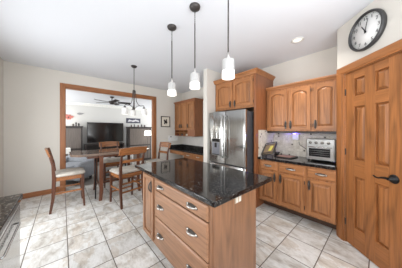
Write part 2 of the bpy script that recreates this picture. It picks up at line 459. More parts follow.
# ------------------------------------------------------------------ cabinet kit (front faces local -y, x from 0 to w)
def pull(parent, x, z, y, vertical=False, L=.11, mt=None):
    b = MB(); mt = mt or pewter
    n = 9; pts = []
    for k in range(n):
        t = k / (n - 1); u = (t - .5) * L; d = .006 + .024 * math.sin(PI * t) ** .6
        pts.append((x, y - d, z + u) if vertical else (x + u, y - d, z))
    b.tube(pts, [.0055 + .0035 * math.sin(PI * k / (n - 1)) for k in range(n)], 8)
    for sgn in (-1, 1):
        c = (x, y, z + sgn * L * .5) if vertical else (x + sgn * L * .5, y, z)
        b.lathe([(.0, 0), (.012, 0), (.010, .006), (.0, .008)], c, 12, 1)
    h = L * .5
    # slim back plate with pointed ends
    pl = [(-h - .022, 0), (-h, -.014), (0, -.02), (h, -.014), (h + .022, 0), (h, .014), (0, .02), (-h, .014)]
    pl = [(p[1], p[0]) if vertical else p for p in pl]
    b.mi = 1
    b.prism([(x + p[0], z + p[1]) for p in pl], 1, y - .003, y)
    return b.build('pull', [mt, pewter_dark], parent)
def cab_body(root, w, d, z0, z1, mats, toe=0, back=.07):
    b = MB().box(0, w, 0, d, z0 + toe, z1, 0)
    b.build('body', mats[0], root, bevel=.002)
    if toe: MB().box(.0, w, back, d, z0, z0 + toe).build('toe_kick', toe_m, root)
def door_part(root, x0, x1, z0, z1, mats, pull_at=None, arch=0, st=.05, name='door', hinge=None):
    b = MB(); framed(b, x0, x1, z0, z1, .02, st, st, arch)
    d = b.build(name, list(mats), root, bevel=.0025)
    if pull_at: pull(d, pull_at[0], pull_at[1], -.02, True, mt=pewter_dark)
    if hinge is not None:
        for z in (z0 + .07, z1 - .07): MB().tube([(hinge, -.012, z - .025), (hinge, -.012, z + .025)], .005, 6).build('hinge', bronze, d)
    return d
def drawer_part(root, x0, x1, z0, z1, mats, pulls, arch=0):
    b = MB(); b.box(x0, x1, -.012, 0, z0, z1, 1)
    b.loft([[(x0, -.012, z0), (x1, -.012, z0), (x1, -.012, z1), (x0, -.012, z1)], [(x0 + .012, -.02, z0 + .012), (x1 - .012, -.02, z0 + .012), (x1 - .012, -.02, z1 - .012), (x0 + .012, -.02, z1 - .012)]])
    d = b.build('drawer_front', list(mats), root, bevel=.002)
    for px in pulls: pull(d, px, (z0 + z1) / 2, -.02, False)
    return d
def crown(b, x0, x1, y0, y1, z, prof, mi=0):
    """moulding around front and sides of a cabinet top: prof is (out, dz)"""
    b.mi = mi
    b.loft([[(x0 - o, y0 - o, z + h), (x1 + o, y0 - o, z + h), (x1 + o, y1, z + h), (x0 - o, y1, z + h)] for o, h in prof])
CR = [(0, 0), (.008, .004), (.012, .02), (.03, .045), (.045, .055), (.048, .075), (.0, .076)]

# ------------------------------------------------------------------ kitchen run on the backsplash wall
CM = (oak_v, oak_h)
KF = 2.70
r = thing('base_cabinet', 'oak base cabinet beside the refrigerator panel, pull on the right of its door', 'cabinet', (-1.475, KF, 0), group='oak base cabinets under the toaster counter')
cab_body(r, .34, .59, 0, .872, CM, .15, .19)
drawer_part(r, .03, .32, .715, .85, CM, [.175]); door_part(r, .03, .32, .18, .69, CM, (.295, .60), 0, .05)
r = thing('base_cabinet', 'middle oak base cabinet, door beneath the dark cutting board', 'cabinet', (-1.135, KF, 0), group='oak base cabinets under the toaster counter')
cab_body(r, .40, .59, 0, .872, CM, .15, .19)
drawer_part(r, .025, .385, .715, .85, CM, [.205]); door_part(r, .025, .385, .18, .69, CM, (.05, .60), 0, .05, hinge=.39)
r = thing('base_cabinet', 'oak base cabinet under the toaster oven beside the pantry door', 'cabinet', (-.735, KF, 0), group='oak base cabinets under the toaster counter')
cab_body(r, .347, .55, 0, .872, CM, .15, .19)
drawer_part(r, .025, .345, .715, .85, CM, [.19]); door_part(r, .025, .345, .18, .69, CM, (.05, .60), 0, .05)
b = MB().prism([(-1.473, 2.66), (-.388, 2.66), (-.388, 3.288), (-1.473, 3.288)], 2, .874, .914)
tag(b.build('worktop', granite_m, bevel=.006), 'black granite worktop under the toaster oven and cutting board', 'worktop')
struct(MB().box(-1.474, -.388, KY - .011, KY, .914, 1.40).build('wall_backsplash', mosaic_m))
struct(MB().box(-1.474, -1.465, 2.69, KY - .011, .914, 1.40).build('wall_backsplash_return', mosaic_m))
# wall cabinets
r = thing('wall_cabinet', 'oak wall cabinet with two arched doors over the cutting board', 'cabinet', (-1.458, 2.97, 1.38))
MB().box(0, .738, 0, .318, 0, .76).build('body', oak_v, r, bevel=.002)
door_part(r, .04, .378, .025, .725, CM, (.352, .11), .045, .05, hinge=.036)
door_part(r, .405, .722, .025, .725, CM, (.432, .11), .045, .05, hinge=.727)
b = MB(); b.prism([(0, .76), (-.008, .764), (-.012, .775), (-.035, .80), (-.04, .82), (0, .82)], 0, 0, .738); b.box(0, .738, 0, .318, .76, .80)
b.build('crown_moulding', oak_h, r)
r = thing('wall_cabinet', 'single door oak wall cabinet above the toaster oven', 'cabinet', (-.72, 2.97, 1.38))
MB().box(0, .325, 0, .318, 0, .76).build('body', oak_v, r, bevel=.002)
door_part(r, .022, .312, .025, .725, CM, (.05, .11), .045, .05, hinge=.017)
b = MB(); b.prism([(0, .76), (-.008, .764), (-.012, .775), (-.035, .80), (-.04, .82), (0, .82)], 0, 0, .325); b.box(0, .325, 0, .318, .76, .80)
b.build('crown_moulding', oak_h, r)
# dark light rail, enlarged to stand in for the shaded wall cabinet underside
r = MB().box(-1.458, -.395, 3.00, 3.20, 1.345, 1.378).build('under_cabinet_shade_rail', dark_wood, bevel=.003)
tag(r, 'dark light rail enlarged for the shaded underside of the arched oak wall cabinets', 'light')
# refrigerator surround
r = thing('refrigerator_cabinet', 'deep oak cabinet with two arched doors above the refrigerator', 'cabinet', (-2.478, 2.62, 1.82))
MB().box(0, .96, 0, .675, 0, .60).build('body', [side_shaded_v], r, bevel=.002)
b = MB(); b.box(0, .96, -.004, 0, 0, .60); b.build('face_frame', oak_v, r)
door_part(r, .035, .475, .035, .565, CM, (.43, .11), .04, .055)
door_part(r, .50, .94, .035, .565, CM, (.545, .11), .04, .055, hinge=.945)
b = MB(); crown(b, 0, 1.002, -.02, .675, .60, CR)
b.build('crown_moulding', oak_h, r)
b = MB().box(-1.516, -1.476, 2.60, 3.296, 0, 2.419)
tag(b.build('oak_side_panel', side_shaded_v, bevel=.003), 'tall oak side panel between the refrigerator and the worktop', 'panel')
# refrigerator
FX, FY = -2.455, 2.37
r = thing('refrigerator', 'stainless french door refrigerator with water dispenser', 'refrigerator', (FX, FY, 0))
W = .905
MB().box(.005, W - .005, .075, .80, .03, 1.735).box(.03, W - .03, .1, .78, 0, .03).box(.05, W - .05, .03, .2, 1.735, 1.76).build('body', dark_side, r, bevel=.004)
def fdoor(x0, x1, z0, z1, n=10, bow=.012):
    b = MB(); b.sm = True
    loops = []
    xs_ = [x0, x0 + .008] + [x0 + (x1 - x0) * k / n for k in range(1, n)] + [x1 - .008, x1]
    f = [(x, (.012 if i in (0, len(xs_) - 1) else 0) - bow * math.sin(PI * (x - x0) / (x1 - x0)) + .012) for i, x in enumerate(xs_)]
    ring = f + [(x1, .07), (x0, .07)]
    b.loft([[(p[0], p[1], z0) for p in ring], [(p[0], p[1], z1) for p in ring]])
    return b
dl = fdoor(.0, W / 2 - .003, .745, 1.765, bow=.03).build('door', steel_wavy, r, bevel=.004)
dr = fdoor(W / 2 + .003, W, .745, 1.765, bow=.0).build('door', steel, r, bevel=.004)
fz = fdoor(0, W, .08, .725).build('freezer_drawer', steel, r, bevel=.004)
for d, x in ((dl, W / 2 - .04), (dr, W / 2 + .04)):
    MB().tube([(x, -.005, .86), (x, -.05, .90), (x, -.055, 1.0), (x, -.055, 1.55), (x, -.05, 1.64), (x, -.005, 1.68)], .011, 10).build('handle', steel_flat, d)
MB().tube([(.10, -.0, .66), (.13, -.045, .66), (.2, -.05, .66), (W - .2, -.05, .66), (W - .13, -.045, .66), (W - .10, -.0, .66)], .011, 10).build('handle', steel_flat, fz)
b = MB().box(.12, .36, -.022, .004, .88, 1.23).build('water_dispenser', steel_flat, dl, bevel=.004)
MB().box(.135, .345, -.025, -.021, 1.16, 1.22).build('display', screen_m, b)
MB().box(.14, .34, -.0245, -.0215, .90, 1.15).build('recess', plain('dispenser_recess_grey', (140, 143, 152), .3, .5), b)
MB().box(.215, .265, -.036, -.024, 1.05, 1.145).build('spout', blackplastic, b); MB().box(.15, .33, -.036, -.024, .90, .915).build('drip_tray', blackplastic, b)

# ------------------------------------------------------------------ island
IM = (isl_v, isl_h)
r = thing('island_cabinet', 'narrow door cabinet at the dining end of the island', 'cabinet', (-2.065, .80, 0))
cab_body(r, .363, .57, 0, .872, IM, .09)
door_part(r, .045, .335, .125, .85, IM, (.295, .74), 0, .045)
r = thing('island_drawer_cabinet', 'wide three drawer oak island cabinet with pewter pulls', 'cabinet', (-1.70, .80, 0))
b = MB().box(0, .905, .03, .57, .09, .872, 0).box(0, .024, 0, .03, .09, .872).box(.881, .905, 0, .03, .09, .872).box(.024, .881, 0, .03, .852, .872).box(.024, .881, 0, .03, .09, .124)
b.build('body', isl_v, r); MB().box(0, .905, .07, .57, 0, .09).build('toe_kick', toe_m, r)
for z0, z1 in ((.734, .85), (.442, .722), (.125, .430)): drawer_part(r, .025, .88, z0, z1, IM, [.165, .70])
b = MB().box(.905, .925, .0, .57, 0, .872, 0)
b.build('end_panel', isl_shaded, r, bevel=.003)
b = MB().box(.925, .932, .235, .325, .808, .864)
o = b.build('outlet', plain('tan_plate', (172, 150, 126), .5), r, bevel=.002)
b = MB()
for y in (.262, .303): b.box(.932, .9335, y - .013, y + .013, .812, .853)
b.build('socket', plain('ivory_plastic', (206, 202, 192), .4), o)
b = MB().prism([(-2.285, .765), (-.745, .765), (-.735, .775), (-.735, 1.615), (-.745, 1.625), (-2.285, 1.625)], 2, .874, .914)
tag(b.build('island_worktop', granite_m, bevel=.008, seg=3), 'polished black granite top of the kitchen island', 'worktop')

# ------------------------------------------------------------------ foreground counter
tag(MB().box(-1.82, 1.2, -.848, -.227, .874, .914).build('worktop', granite_f, bevel=.006), 'brown speckled granite worktop in the near left corner', 'worktop')
r = thing('dishwasher', 'stainless dishwasher under the near left granite worktop', 'dishwasher', (-1.20, -.242, 0), PI)
MB().box(0, .595, .03, .56, .0, .872).build('body', dark_side, r)
o = MB().box(.0, .595, -.004, .03, .10, .835).build('door', steel, r, bevel=.004)
MB().box(.0, .595, -.004, .03, .838, .872).build('control_panel', chrome, r, bevel=.003)
MB().tube([(.06, -.004, .755), (.06, -.018, .755), (.07, -.02, .755), (.45, -.02, .755), (.46, -.018, .755), (.46, -.004, .755)], .006, 10).build('handle', chrome, o)
tag(MB().box(-1.815, -1.797, -.845, -.30, 0, .872).build('counter_end_panel', oak_v), 'oak end panel closing the counter past the dishwasher', 'panel')
r = thing('sink_cabinet', 'oak base cabinet run right of the dishwasher', 'cabinet', (1.1, -.262, 0), PI)
MB().box(0, 2.29, .0, .58, .1, .872).box(0, 2.29, .07, .58, 0, .1).build('body', oak_v, r)

# ------------------------------------------------------------------ rear corner desk and cabinet
r = thing('rear_wall_cabinet', 'three door oak wall cabinet with cubbies over the desk', 'cabinet', (-4.77, 2.97, 1.20))
b = MB(); w = 1.11; d = .326
b.box(0, w, 0, d, .19, 1.10, 0)
b.box(0, .02, 0, d, 0, .19); b.box(w - .04, w, 0, d, 0, .19); b.box(.02, w - .04, d - .02, d, 0, .19); b.box(0, w, 0, d, -.0, .015); b.box(.76, w - .04, 0, d - .02, .015, .19)
b.build('body', side_shaded_v, r, bevel=.002)
b = MB()
for x in (.26, .51, .75): b.box(x, x + .014, 0, d - .02, .015, .19)
b.box(.02, .75, 0, d - .02, .10, .112)
b.build('cubby_dividers', rear_v, r)
for a, c, p in ((.03, .37, .33), (.39, .72, .43), (.74, 1.08, .78)): door_part(r, a, c, .21, 1.075, (rear_v, rear_v), (p, .33), 0, .055)
b = MB(); crown(b, 0, w, 0, d, 1.10, [(0, 0), (.01, .005), (.014, .015), (.03, .035), (.035, .055), (0, .056)])
b.build('crown_moulding', side_shaded_v, r)
for i, x in enumerate((.07, .30, .57)):
    o = MB().box(-4.77 + x + .01, -4.77 + x + .13, 3.02, 3.22, 1.216, 1.255 + .008 * i).build('book', plain('book_cover_%d' % i, ((96, 40, 34), (60, 56, 62), (206, 198, 182))[i], .5))
    tag(o, ('dark red book lying in the left lower cubby', 'dark grey book lying in the middle lower cubby', 'cream book lying in the right lower cubby')[i], 'book')
b = MB().box(-4.798, -2.625, 2.76, 3.296, .735, .765); b.box(-4.798, -2.625, 3.275, 3.296, .765, .885); b.box(-4.798, -4.778, 2.76, 3.275, .765, .885)
tag(b.build('desk_worktop', granite_m, bevel=.004), 'low black granite desk top with upstand in the rear corner', 'worktop')
r = thing('desk_cabinet', 'low oak drawer cabinet under the rear granite desk top', 'cabinet', (-3.98, 2.80, 0))
cab_body(r, 1.35, .49, 0, .733, (rear_v, rear_v), .09)
for x in (.03, .48, .92):
    for z0, z1 in ((.59, .715), (.36, .575), (.12, .345)): drawer_part(r, x, x + .41, z0, z1, (rear_v, rear_v), [x + .205])
r = MB().box(-4.796, -3.985, 2.79, 2.81, .62, .733).build('desk_apron', rear_v)
tag(r, 'oak apron rail over the desk kneehole by the picture wall', 'apron')
struct(MB().box(-4.75, -2.63, KY - .01, KY, .885, 1.20).build('wall_backsplash_rear', white_tile))
r = MB().box(-4.799, -4.785, 2.72, 3.10, 1.02, 1.21).build('wall_panel', white_paint, bevel=.003)
tag(r, 'cream notice panel on the wall left of the rear cabinet', 'panel')
MB().box(-4.785, -4.780, 2.80, 2.84, 1.15, 1.185).build('button', pewter_dark, r)
# framed picture on the dining wall
r = thing('picture_frame', 'small black framed picture on the wall right of the opening', 'picture', (DX, 2.62, 1.50))
b = MB()
for a in ((.0, .02, -.17, .17, 0, .025), (.0, .02, -.17, .17, .335, .36), (.0, .02, -.17, -.145, .025, .335), (.0, .02, .145, .17, .025, .335)): b.box(*a)
b.build('frame', dark_wood, r, bevel=.003)
MB().box(.001, .006, -.145, .145, .025, .335).build('mat_board', plain('ivory_mat', (226, 220, 206), .8, var=.02), r)
b = MB().prism([(-.06, .10), (-.01, .09), (.0, .14), (.05, .10), (.07, .16), (.045, .22), (.06, .25), (.02, .27), (-.0, .21), (-.035, .26), (-.07, .23), (-.045, .17)], 0, .006, .008)
b.build('artwork', blackplastic, r)

# ------------------------------------------------------------------ dining set
r = thing('dining_table', 'tall dark wood dining table with glossy top before the opening', 'table', (-4.05, .87, 0))
b = MB(); hx, hy, c_ = .40, .76, .13
oct_ = [(-hx, -hy + c_), (-hx + c_, -hy), (hx - c_, -hy), (hx, -hy + c_), (hx, hy - c_), (hx - c_, hy), (-hx + c_, hy), (-hx, hy - c_)]
b.loft([[(x * .985, y * .99, .895) for x, y in oct_], [(x, y, .905) for x, y in oct_], [(x, y, .935) for x, y in oct_], [(x * .99, y * .995, .94) for x, y in oct_]])
b.build('table_top', tabletop_m, r)
MB().box(-.26, .26, -.50, -.475, .83, .894).box(-.26, .26, .50, .525, .83, .894).box(-.26, -.235, -.475, .50, .83, .894).box(.235, .26, -.475, .50, .83, .894).build('apron', tableleg_m, r)
for sx_ in (-1, 1):
    for sy in (-1, 1):
        b = MB(); x = .345 * sx_; y = -.28 if sy < 0 else .45
        b.quadbar([(x, y, .894), (x, y, .5), (x + .01 * sx_, y, .2), (x + .035 * sx_, y + .02 * sy, 0)], [.018, .02, .022, .02], [.033, .034, .032, .028])
        b.build('leg', tableleg_m, r, bevel=.004)
MB().tube([(.22, -.36, 0), (.22, -.36, .894)], .012, 8).build('support_rod', black, r)
MB().box(-.30, .30, -.295, -.265, .22, .27).box(-.30, .30, .435, .465, .22, .27).box(-.015, .015, -.265, .435, .225, .265).build('stretcher', tableleg_m, r)

def make_chair(label, group):
    r = thing('dining_chair', label, 'chair', group=group)
    # faces local +y; back at -y
    SH = .60
    for s in (-1, 1):
        b = MB(); x = .195 * s
        b.quadbar([(x, -.235, 0), (x, -.20, .25), (x, -.19, SH), (x, -.205, .80), (x, -.265, 1.06)], [.016, .018, .02, .017, .015], [.016, .022, .025, .017, .013])
        b.build('rear_leg', walnut, r, bevel=.004)
        b = MB(); b.quadbar([(x * 1.0, .225, 0), (x, .205, .3), (x, .20, SH - .01)], [.014, .018, .022], [.014, .018, .022])
        b.build('front_leg', walnut, r, bevel=.004)
    b = MB().box(-.195, .195, .19, .212, SH - .075, SH - .008).box(-.195, .195, -.20, -.178, SH - .075, SH - .008)
    b.box(-.207, -.185, -.178, .19, SH - .075, SH - .008).box(.185, .207, -.178, .19, SH - .075, SH - .008)
    b.build('seat_frame', walnut_x, r, bevel=.003)
    b = MB().box(-.215, .215, -.20, .235, SH - .005, SH + .02); b.box(-.19, .19, -.175, .21, SH + .02, SH + .045)
    b = MB(); L = []
    for k, (g, z) in enumerate(((-.012, SH - .006), (.0, SH + .006), (.0, SH + .03), (-.02, SH + .048), (-.07, SH + .058))):
        X, Y0, Y1 = .225 + g, -.185 - g, .24 + g; q = .035
        L.append([(-X + q, Y0, z), (X - q, Y0, z), (X, Y0 + q, z), (X, Y1 - q, z), (X - q, Y1, z), (-X + q, Y1, z), (-X, Y1 - q, z), (-X, Y0 + q, z)])
    b.sm = True; b.loft(L); b.build('seat', fabric, r)
    b = MB()      # curved crest rail
    n = 8; lo = []
    for k in range(n + 1):
        t = k / n; x = -.24 + .48 * t; bow = -.025 * math.sin(PI * t); up = .012 * math.sin(PI * t)
        lo.append([(x, -.25 + bow, .95), (x, -.225 + bow, .95), (x, -.262 + bow, 1.075 + up), (x, -.29 + bow, 1.075 + up)])
    b.loft(lo); b.build('crest_rail', walnut_x, r, bevel=.004)
    b = MB(); lo = []
    for k in range(n + 1):
        t = k / n; x = -.19 + .38 * t; bow = -.02 * math.sin(PI * t)
        lo.append([(x, -.215 + bow, .80), (x, -.198 + bow, .80), (x, -.21 + bow, .855), (x, -.227 + bow, .855)])
    b.loft(lo); b.build('back_rail', walnut_x, r, bevel=.003)
    for y, z in ((-.205, .27), (.208, .20), (-.200, .42)):
        MB().box(-.18, .18, y - .009, y + .009, z - .015, z + .015).build('stretcher', walnut_x, r, bevel=.003)
    for s in (-1, 1): MB().box(.195 * s - .008, .195 * s + .008, -.19, .195, .30, .33).build('stretcher', walnut_x, r, bevel=.003)
    return r
G = 'counter height dining chairs'
ch = make_chair('wooden cream seated chair at the left end of the table by the beige wall', G)
ch.location = (-3.83, .085, 0)
a2 = math.radians(100)
wide = copy_tree(ch, (-3.07 - .985 * .23, 1.0 - .17 * .23, 0), a2, 'wooden chair seen from behind between the island and the table')
wide.scale = (1.1, 1, 1)
copy_tree(ch, (-4.64, .97, 0), -PI / 2, 'wooden chair on the far side of the table under the television')
copy_tree(ch, (-3.70, 1.76, 0), PI + .1, 'wooden chair at the right end of the table below the framed picture')

# ------------------------------------------------------------------ pendants and chandelier
def make_pendant(label):
    r = thing('pendant_light', label, 'pendant light', (0, 0, CE), group='island pendants')
    MB().lathe([(.0, 0), (.058, 0), (.060, -.008), (.052, -.026), (.03, -.036), (.012, -.045), (0, -.046)], n=24).build('canopy', bronze, r)
    b = MB(); z = -.045
    for k in range(6):
        z0 = z - k * .024
        pts = [((.006 * math.cos(t)) if k % 2 else 0, 0 if k % 2 else .006 * math.cos(t), z0 - .014 + .016 * math.sin(t)) for t in [2 * PI * q / 10 for q in range(11)]]
        b.tube(pts, .002, 6, cap=False)
    b.build('chain', bronze, r)
    MB().tube([(0, 0, -.185), (0, 0, -.68)], .0065, 10).build('rod', bronze, r)
    MB().lathe([(0, -.672), (.011, -.672), (.012, -.70), (.016, -.715), (.016, -.736), (0, -.737)], n=20).build('socket_cup', pewter, r)
    s = MB().lathe([(.016, -.733), (.050, -.734), (.0515, -.738), (.054, -.888), (.051, -.888), (.0485, -.741), (.016, -.737)], n=28, cap=False).build('shade', shade_m, r)
    MB().lathe([(.0532, -.83), (.0538, -.832), (.0548, -.884), (.054, -.892), (.02, -.894), (0, -.894)], n=28, cap=False).build('lit_glass', shade_low, s)
    MB().lathe([(0, -.74), (.012, -.745), (.014, -.77), (.026, -.80), (.026, -.83), (.012, -.85), (0, -.852)], n=16).build('bulb', bulb_m, r)
    return r
p0 = make_pendant('island pendant light farthest from the right, nearest the dining table')
p0.location = (-1.79, 1.07, CE)
copy_tree(p0, (-1.33, 1.08, CE), 0, 'middle one of the three white glass island pendants')
copy_tree(p0, (-.872, 1.08, CE), 0, 'island pendant light nearest the refrigerator, its canopy cut off by the frame')
for x in (-1.79, -1.33, -.872): point('pendant_glow', (x, 1.075, 1.79), .9)
cx, cy = -3.41, 1.13
r = thing('chandelier', 'bronze three shade chandelier hanging over the dining table', 'chandelier', (cx, cy, CE))
MB().lathe([(0, 0), (.058, 0), (.06, -.01), (.045, -.03), (.012, -.042), (0, -.043)]).build('canopy', bronze, r)
b = MB().tube([(0, 0, -.04), (0, 0, -.52)], .007, 8); b.build('rod', bronze, r)
MB().lathe([(0, -.50), (.02, -.505), (.03, -.52), (.03, -.54), (.018, -.56), (.012, -.64), (.012, -.86), (.022, -.88), (.02, -.91), (0, -.93)]).build('hub', bronze, r)
for k in range(3):
    a = math.radians(30 + 120 * k) + ang
    ca, sa = math.cos(a), math.sin(a)
    pts = [(ca * q, sa * q, z) for q, z in ((.028, -.53), (.035, -.64), (.05, -.74), (.085, -.81), (.14, -.84), (.18, -.83), (.205, -.84), (.21, -.87))]
    m_ = MB().tube(pts, .0065, 8).tube([(ca * .015, sa * .015, -.89), (ca * .07, sa * .07, -.84), (ca * .12, sa * .12, -.83)], .005, 6).build('arm', bronze, r)
    MB().lathe([(0, -.865), (.02, -.87), (.024, -.89), (0, -.90)], (ca * .21, sa * .21, 0)).build('socket_cup', bronze, m_)
    s = MB().lathe([(.02, -.898), (.054, -.90), (.058, -.908), (.058, -1.028), (.055, -1.028), (.055, -.91), (.02, -.903)], (ca * .21, sa * .21, 0), cap=False).build('shade', cshade_m, r)
    MB().lathe([(0, -.91), (.03, -.93), (.035, -.97), (.02, -1.0), (0, -1.005)], (ca * .21, sa * .21, 0)).build('bulb', bulb_m, s)
    point('chandelier_glow', (cx + ca * .21, cy + sa * .21, CE - 1.09), .5)
# recessed downlight
def downlight(x, y, label, group):
    r = thing('recessed_light', label, 'ceiling light', (x, y, CE), group=group)
    MB().lathe([(.055, -.001), (.085, -.001), (.086, -.006), (.06, -.008), (.055, -.001)], cap=False).build('trim_ring', white_paint, r)
    MB().lathe([(0, -.001), (.055, -.001), (.05, -.0035), (0, -.004)]).build('lens', led_m, r)
downlight(-.82, 2.63, 'round recessed ceiling light above the oak wall cabinets', None)
area('recessed_glow', (-.82, 2.63, CE - .02), (0, 0, -1), .1, .1, 4, (1, .95, .88), 120)

# ------------------------------------------------------------------ wall clock
r = thing('wall_clock', 'round black rimmed wall clock above the pantry door', 'clock', (PX + .413 / S2, PY - .413 / S2, 2.464), -PI / 4)
MB().lathe([(.0, 0), (.190, 0), (.197, .012), (.197, .036), (.190, .046), (.180, .048), (.175, .04), (.173, .02), (0, .018)], n=48, axis=1).build('rim', plain('charcoal_rim', (54, 54, 55), .4), r)
face = MB().lathe([(0, .019), (.173, .019), (.173, .0215), (0, .022)], n=48, axis=1).build('dial', plain('white_dial', (244, 244, 242), .5, var=.01), r)
for h in range(1, 13):
    a = math.radians(30 * h)
    M = Matrix.Translation((.136 * math.sin(a), -.0235, .136 * math.cos(a))) @ Matrix.Rotation(PI / 2, 4, 'X')
    text_mesh(str(h), .048, 'numeral', blackplastic, face, M, .0006)
b = MB()
for k in range(60):
    a = math.radians(6 * k); R0 = .162 if k % 5 else .158
    p = Vector((math.sin(a), 0, math.cos(a))); q = Vector((math.cos(a), 0, -math.sin(a))) * (.0009 if k % 5 else .002)
    l = [p * R0 - q, p * R0 + q, p * .169 + q, p * .169 - q]
    b.loft([[(v_.x, -.0222, v_.z) for v_ in l], [(v_.x, -.0232, v_.z) for v_ in l]])
b.build('minute_marks', blackplastic, face)
def hand(a, L, wd, y, name):
    a = math.radians(a); p = Vector((math.sin(a), 0, math.cos(a))); q = Vector((math.cos(a), 0, -math.sin(a)))
    l = [p * -.02 - q * wd, p * -.02 + q * wd, p * L + q * wd * .6, p * L - q * wd * .6]
    MB().loft([[(v_.x, y, v_.z) for v_ in l], [(v_.x, y - .002, v_.z) for v_ in l]]).build(name, blackplastic, r)
hand(-29, .085, .006, -.026, 'hour_hand'); hand(15, .125, .004, -.029, 'minute_hand')
MB().lathe([(0, .022), (.008, .022), (.008, .034), (0, .035)], n=14, axis=1).build('hub', blackplastic, r)

# ------------------------------------------------------------------ things on the toaster counter
TX, TY = -.79, 2.93
r = thing('toaster_oven', 'stainless toaster oven with black glass door on the granite worktop', 'toaster oven', (TX, TY, .914))
w = .36
MB().box(0, w, .012, .30, .022, .345).build('body', steel_flat, r, bevel=.01)
MB().box(.012, w - .012, .0, .012, .25, .33).build('control_panel', steel_flat, r, bevel=.003)
d = MB().box(.012, w - .012, -.004, .012, .045, .24).build('door', steel_flat, r, bevel=.004)
MB().box(.04, w - .055, -.006, -.003, .08, .205).build('window', glass_dark, d)
b = MB()
for z in (.11, .14, .17): b.tube([(.045, -.0065, z), (w - .06, -.0065, z)], .0015, 6)
b.build('rack', pewter, d)
MB().tube([(.04, -.004, .225), (.04, -.03, .225), (w - .04, -.03, .225), (w - .04, -.004, .225)], .007, 8).build('handle', chrome, d)
for x in (.06, .135, .21, .285): MB().lathe([(0, 0), (.022, 0), (.020, .018), (0, .019)], (x, 0, .29), 16, 1).build('knob', plain('knob_dark_steel', (110, 108, 104), .3, .8) if x == .06 else bpy.data.materials['knob_dark_steel'], r)
for x in (.03, w - .03):
    for y in (.04, .27): MB().lathe([(0, 0), (.014, 0), (.012, .023), (0, .023)], (x, y, 0), 10).build('foot', blackplastic, r)
MB().tube([(-.20, .335, .27), (-.20, .33, .25), (-.19, .325, .22), (-.13, .32, .18), (-.05, .31, .13), (.0, .285, .09)], .004, 6).build('power_cord', blackplastic, r)
r = thing('night_light', 'white plug in night light glowing blue on the backsplash', 'night light', (-1.045, KY - .012, 1.215))
MB().box(-.055, .055, -.045, 0, 0, .125).build('housing', white_paint, r, bevel=.012)
MB().box(-.052, .052, -.042, -.004, .126, .138).build('lens', blue_m, r)
point('night_light_glow', (-1.07, KY - .07, 1.36), 1.1, (.12, .08, 1), .02)
# tilted wire tray with yellow lid, cutting board
r = thing('wire_tray', 'tilted dark metal tray stand with a yellow pad on the worktop', 'tray', (-1.36, 2.86, .914), .1)
r.scale = (.95, .85, .9)
def tilt(p):   # tray plane rises to the back right
    return (p[0], p[1], .138 + p[0] * .25 + p[1] * .8)
b = MB()
cr = [(-.10, -.11), (.11, -.11), (.11, .12), (-.10, .12)]
b.tube([tilt(c) for c in cr + cr[:1]], .013, 6)
b.tube([tuple(Vector(tilt(c)) + Vector((0, 0, .035))) for c in cr + cr[:1]], .010, 6)
b.build('frame', bronze, r)
b = MB(); b.loft([[tilt(c) for c in cr], [tuple(Vector(tilt(c)) + Vector((0, 0, .006))) for c in cr]]); b.build('base_plate', plain('tray_tan', (134, 114, 92), .5), r)
b = MB(); c2 = [(.0, -.04), (.06, -.04), (.07, .05), (.01, .05)]
b.loft([[tuple(Vector(tilt(c)) + Vector((0, 0, .008))) for c in c2], [tuple(Vector(tilt(c)) + Vector((0, 0, .03))) for c in c2]]); b.build('pad', plain('yellow_pad', (206, 196, 92), .5), r, bevel=.006)
b = MB()
for x, y in ((-.085, -.09), (.09, -.09), (.09, .10), (-.085, .10)): MB().tube([(x, y, 0), tilt((x, y))], .006, 6).build('leg', bronze, r)
r = thing('cutting_board', 'flat reddish cutting board with dark rim on the granite worktop', 'cutting board', (-1.11, 3.02, .914), -.1)
MB().box(-.13, .13, -.13, .13, .0, .016).build('rim', dark_wood, r, bevel=.003)
MB().box(-.12, .10, -.12, .12, .0165, .022).build('surface', plain('reddish_board', (166, 122, 104), .4), r, bevel=.002)
r = thing('spice_bowl', 'small dark bowl behind the tray stand on the worktop', 'bowl', (-1.36, 3.20, .914))
MB().lathe([(0, 0), (.025, 0), (.03, .005), (.055, .05), (.051, .05), (.027, .01), (0, .009)], n=20).build('bowl_body', pewter_dark, r)

# ------------------------------------------------------------------ living room
LX = -7.6
r = thing('television', 'large black flat television on the living room far wall', 'television', (LX + .14, 1.37, .90))
MB().box(-.05, 0, -.65, .65, .0, .80).build('bezel', blackplastic, r, bevel=.005)
MB().box(0, .003, -.635, .635, .015, .785).build('screen', screen_m, r)
MB().box(-.06, .02, -.2, .2, -.035, .0).build('stand_foot', blackplastic, r)
r = thing('television_stand', 'dark open media stand below the television', 'media stand', (LX + .25, 1.25, 0))
b = MB().box(-.22, .22, -.62, .72, .82, .862).box(-.22, .22, -.62, -.57, 0, .82).box(-.22, .22, .67, .72, 0, .82).box(-.22, .20, -.57, .67, .42, .45).box(-.22, -.2, -.57, .67, .1, .82).box(-.2, .2, .03, .07, .45, .82)
b.build('frame', dark_wood, r, bevel=.003)
def tallcab(y0, y1, h, label):
    r = thing('display_cabinet', label, 'cabinet', (LX + .02, (y0 + y1) / 2, 0)); W2 = (y1 - y0) / 2
    b = MB().box(0, .38, -W2, W2, 0, h - .04); b.box(0, .41, -W2 - .02, W2 + .02, h - .04, h); b.build('body', dark_wood, r, bevel=.004)
    for s in (-1, 1):
        a, c = (-W2 + .05, -.01) if s < 0 else (.01, W2 - .05)
        d = MB().box(.38, .395, a, c, .10, h - .85).build('door', dark_cab, r, bevel=.003)
        MB().tube([(.40, -.03 * -s if False else .03 * s, .5), (.40, .03 * s, .6)], .006, 6).build('handle', pewter, d)
    MB().box(.38, .39, -W2 + .05, W2 - .05, h - .80, h - .08).build('glass_front', dark_cab, r)
    return r
tallcab(-.05, .56, 1.54, 'dark display cabinet left of the television')
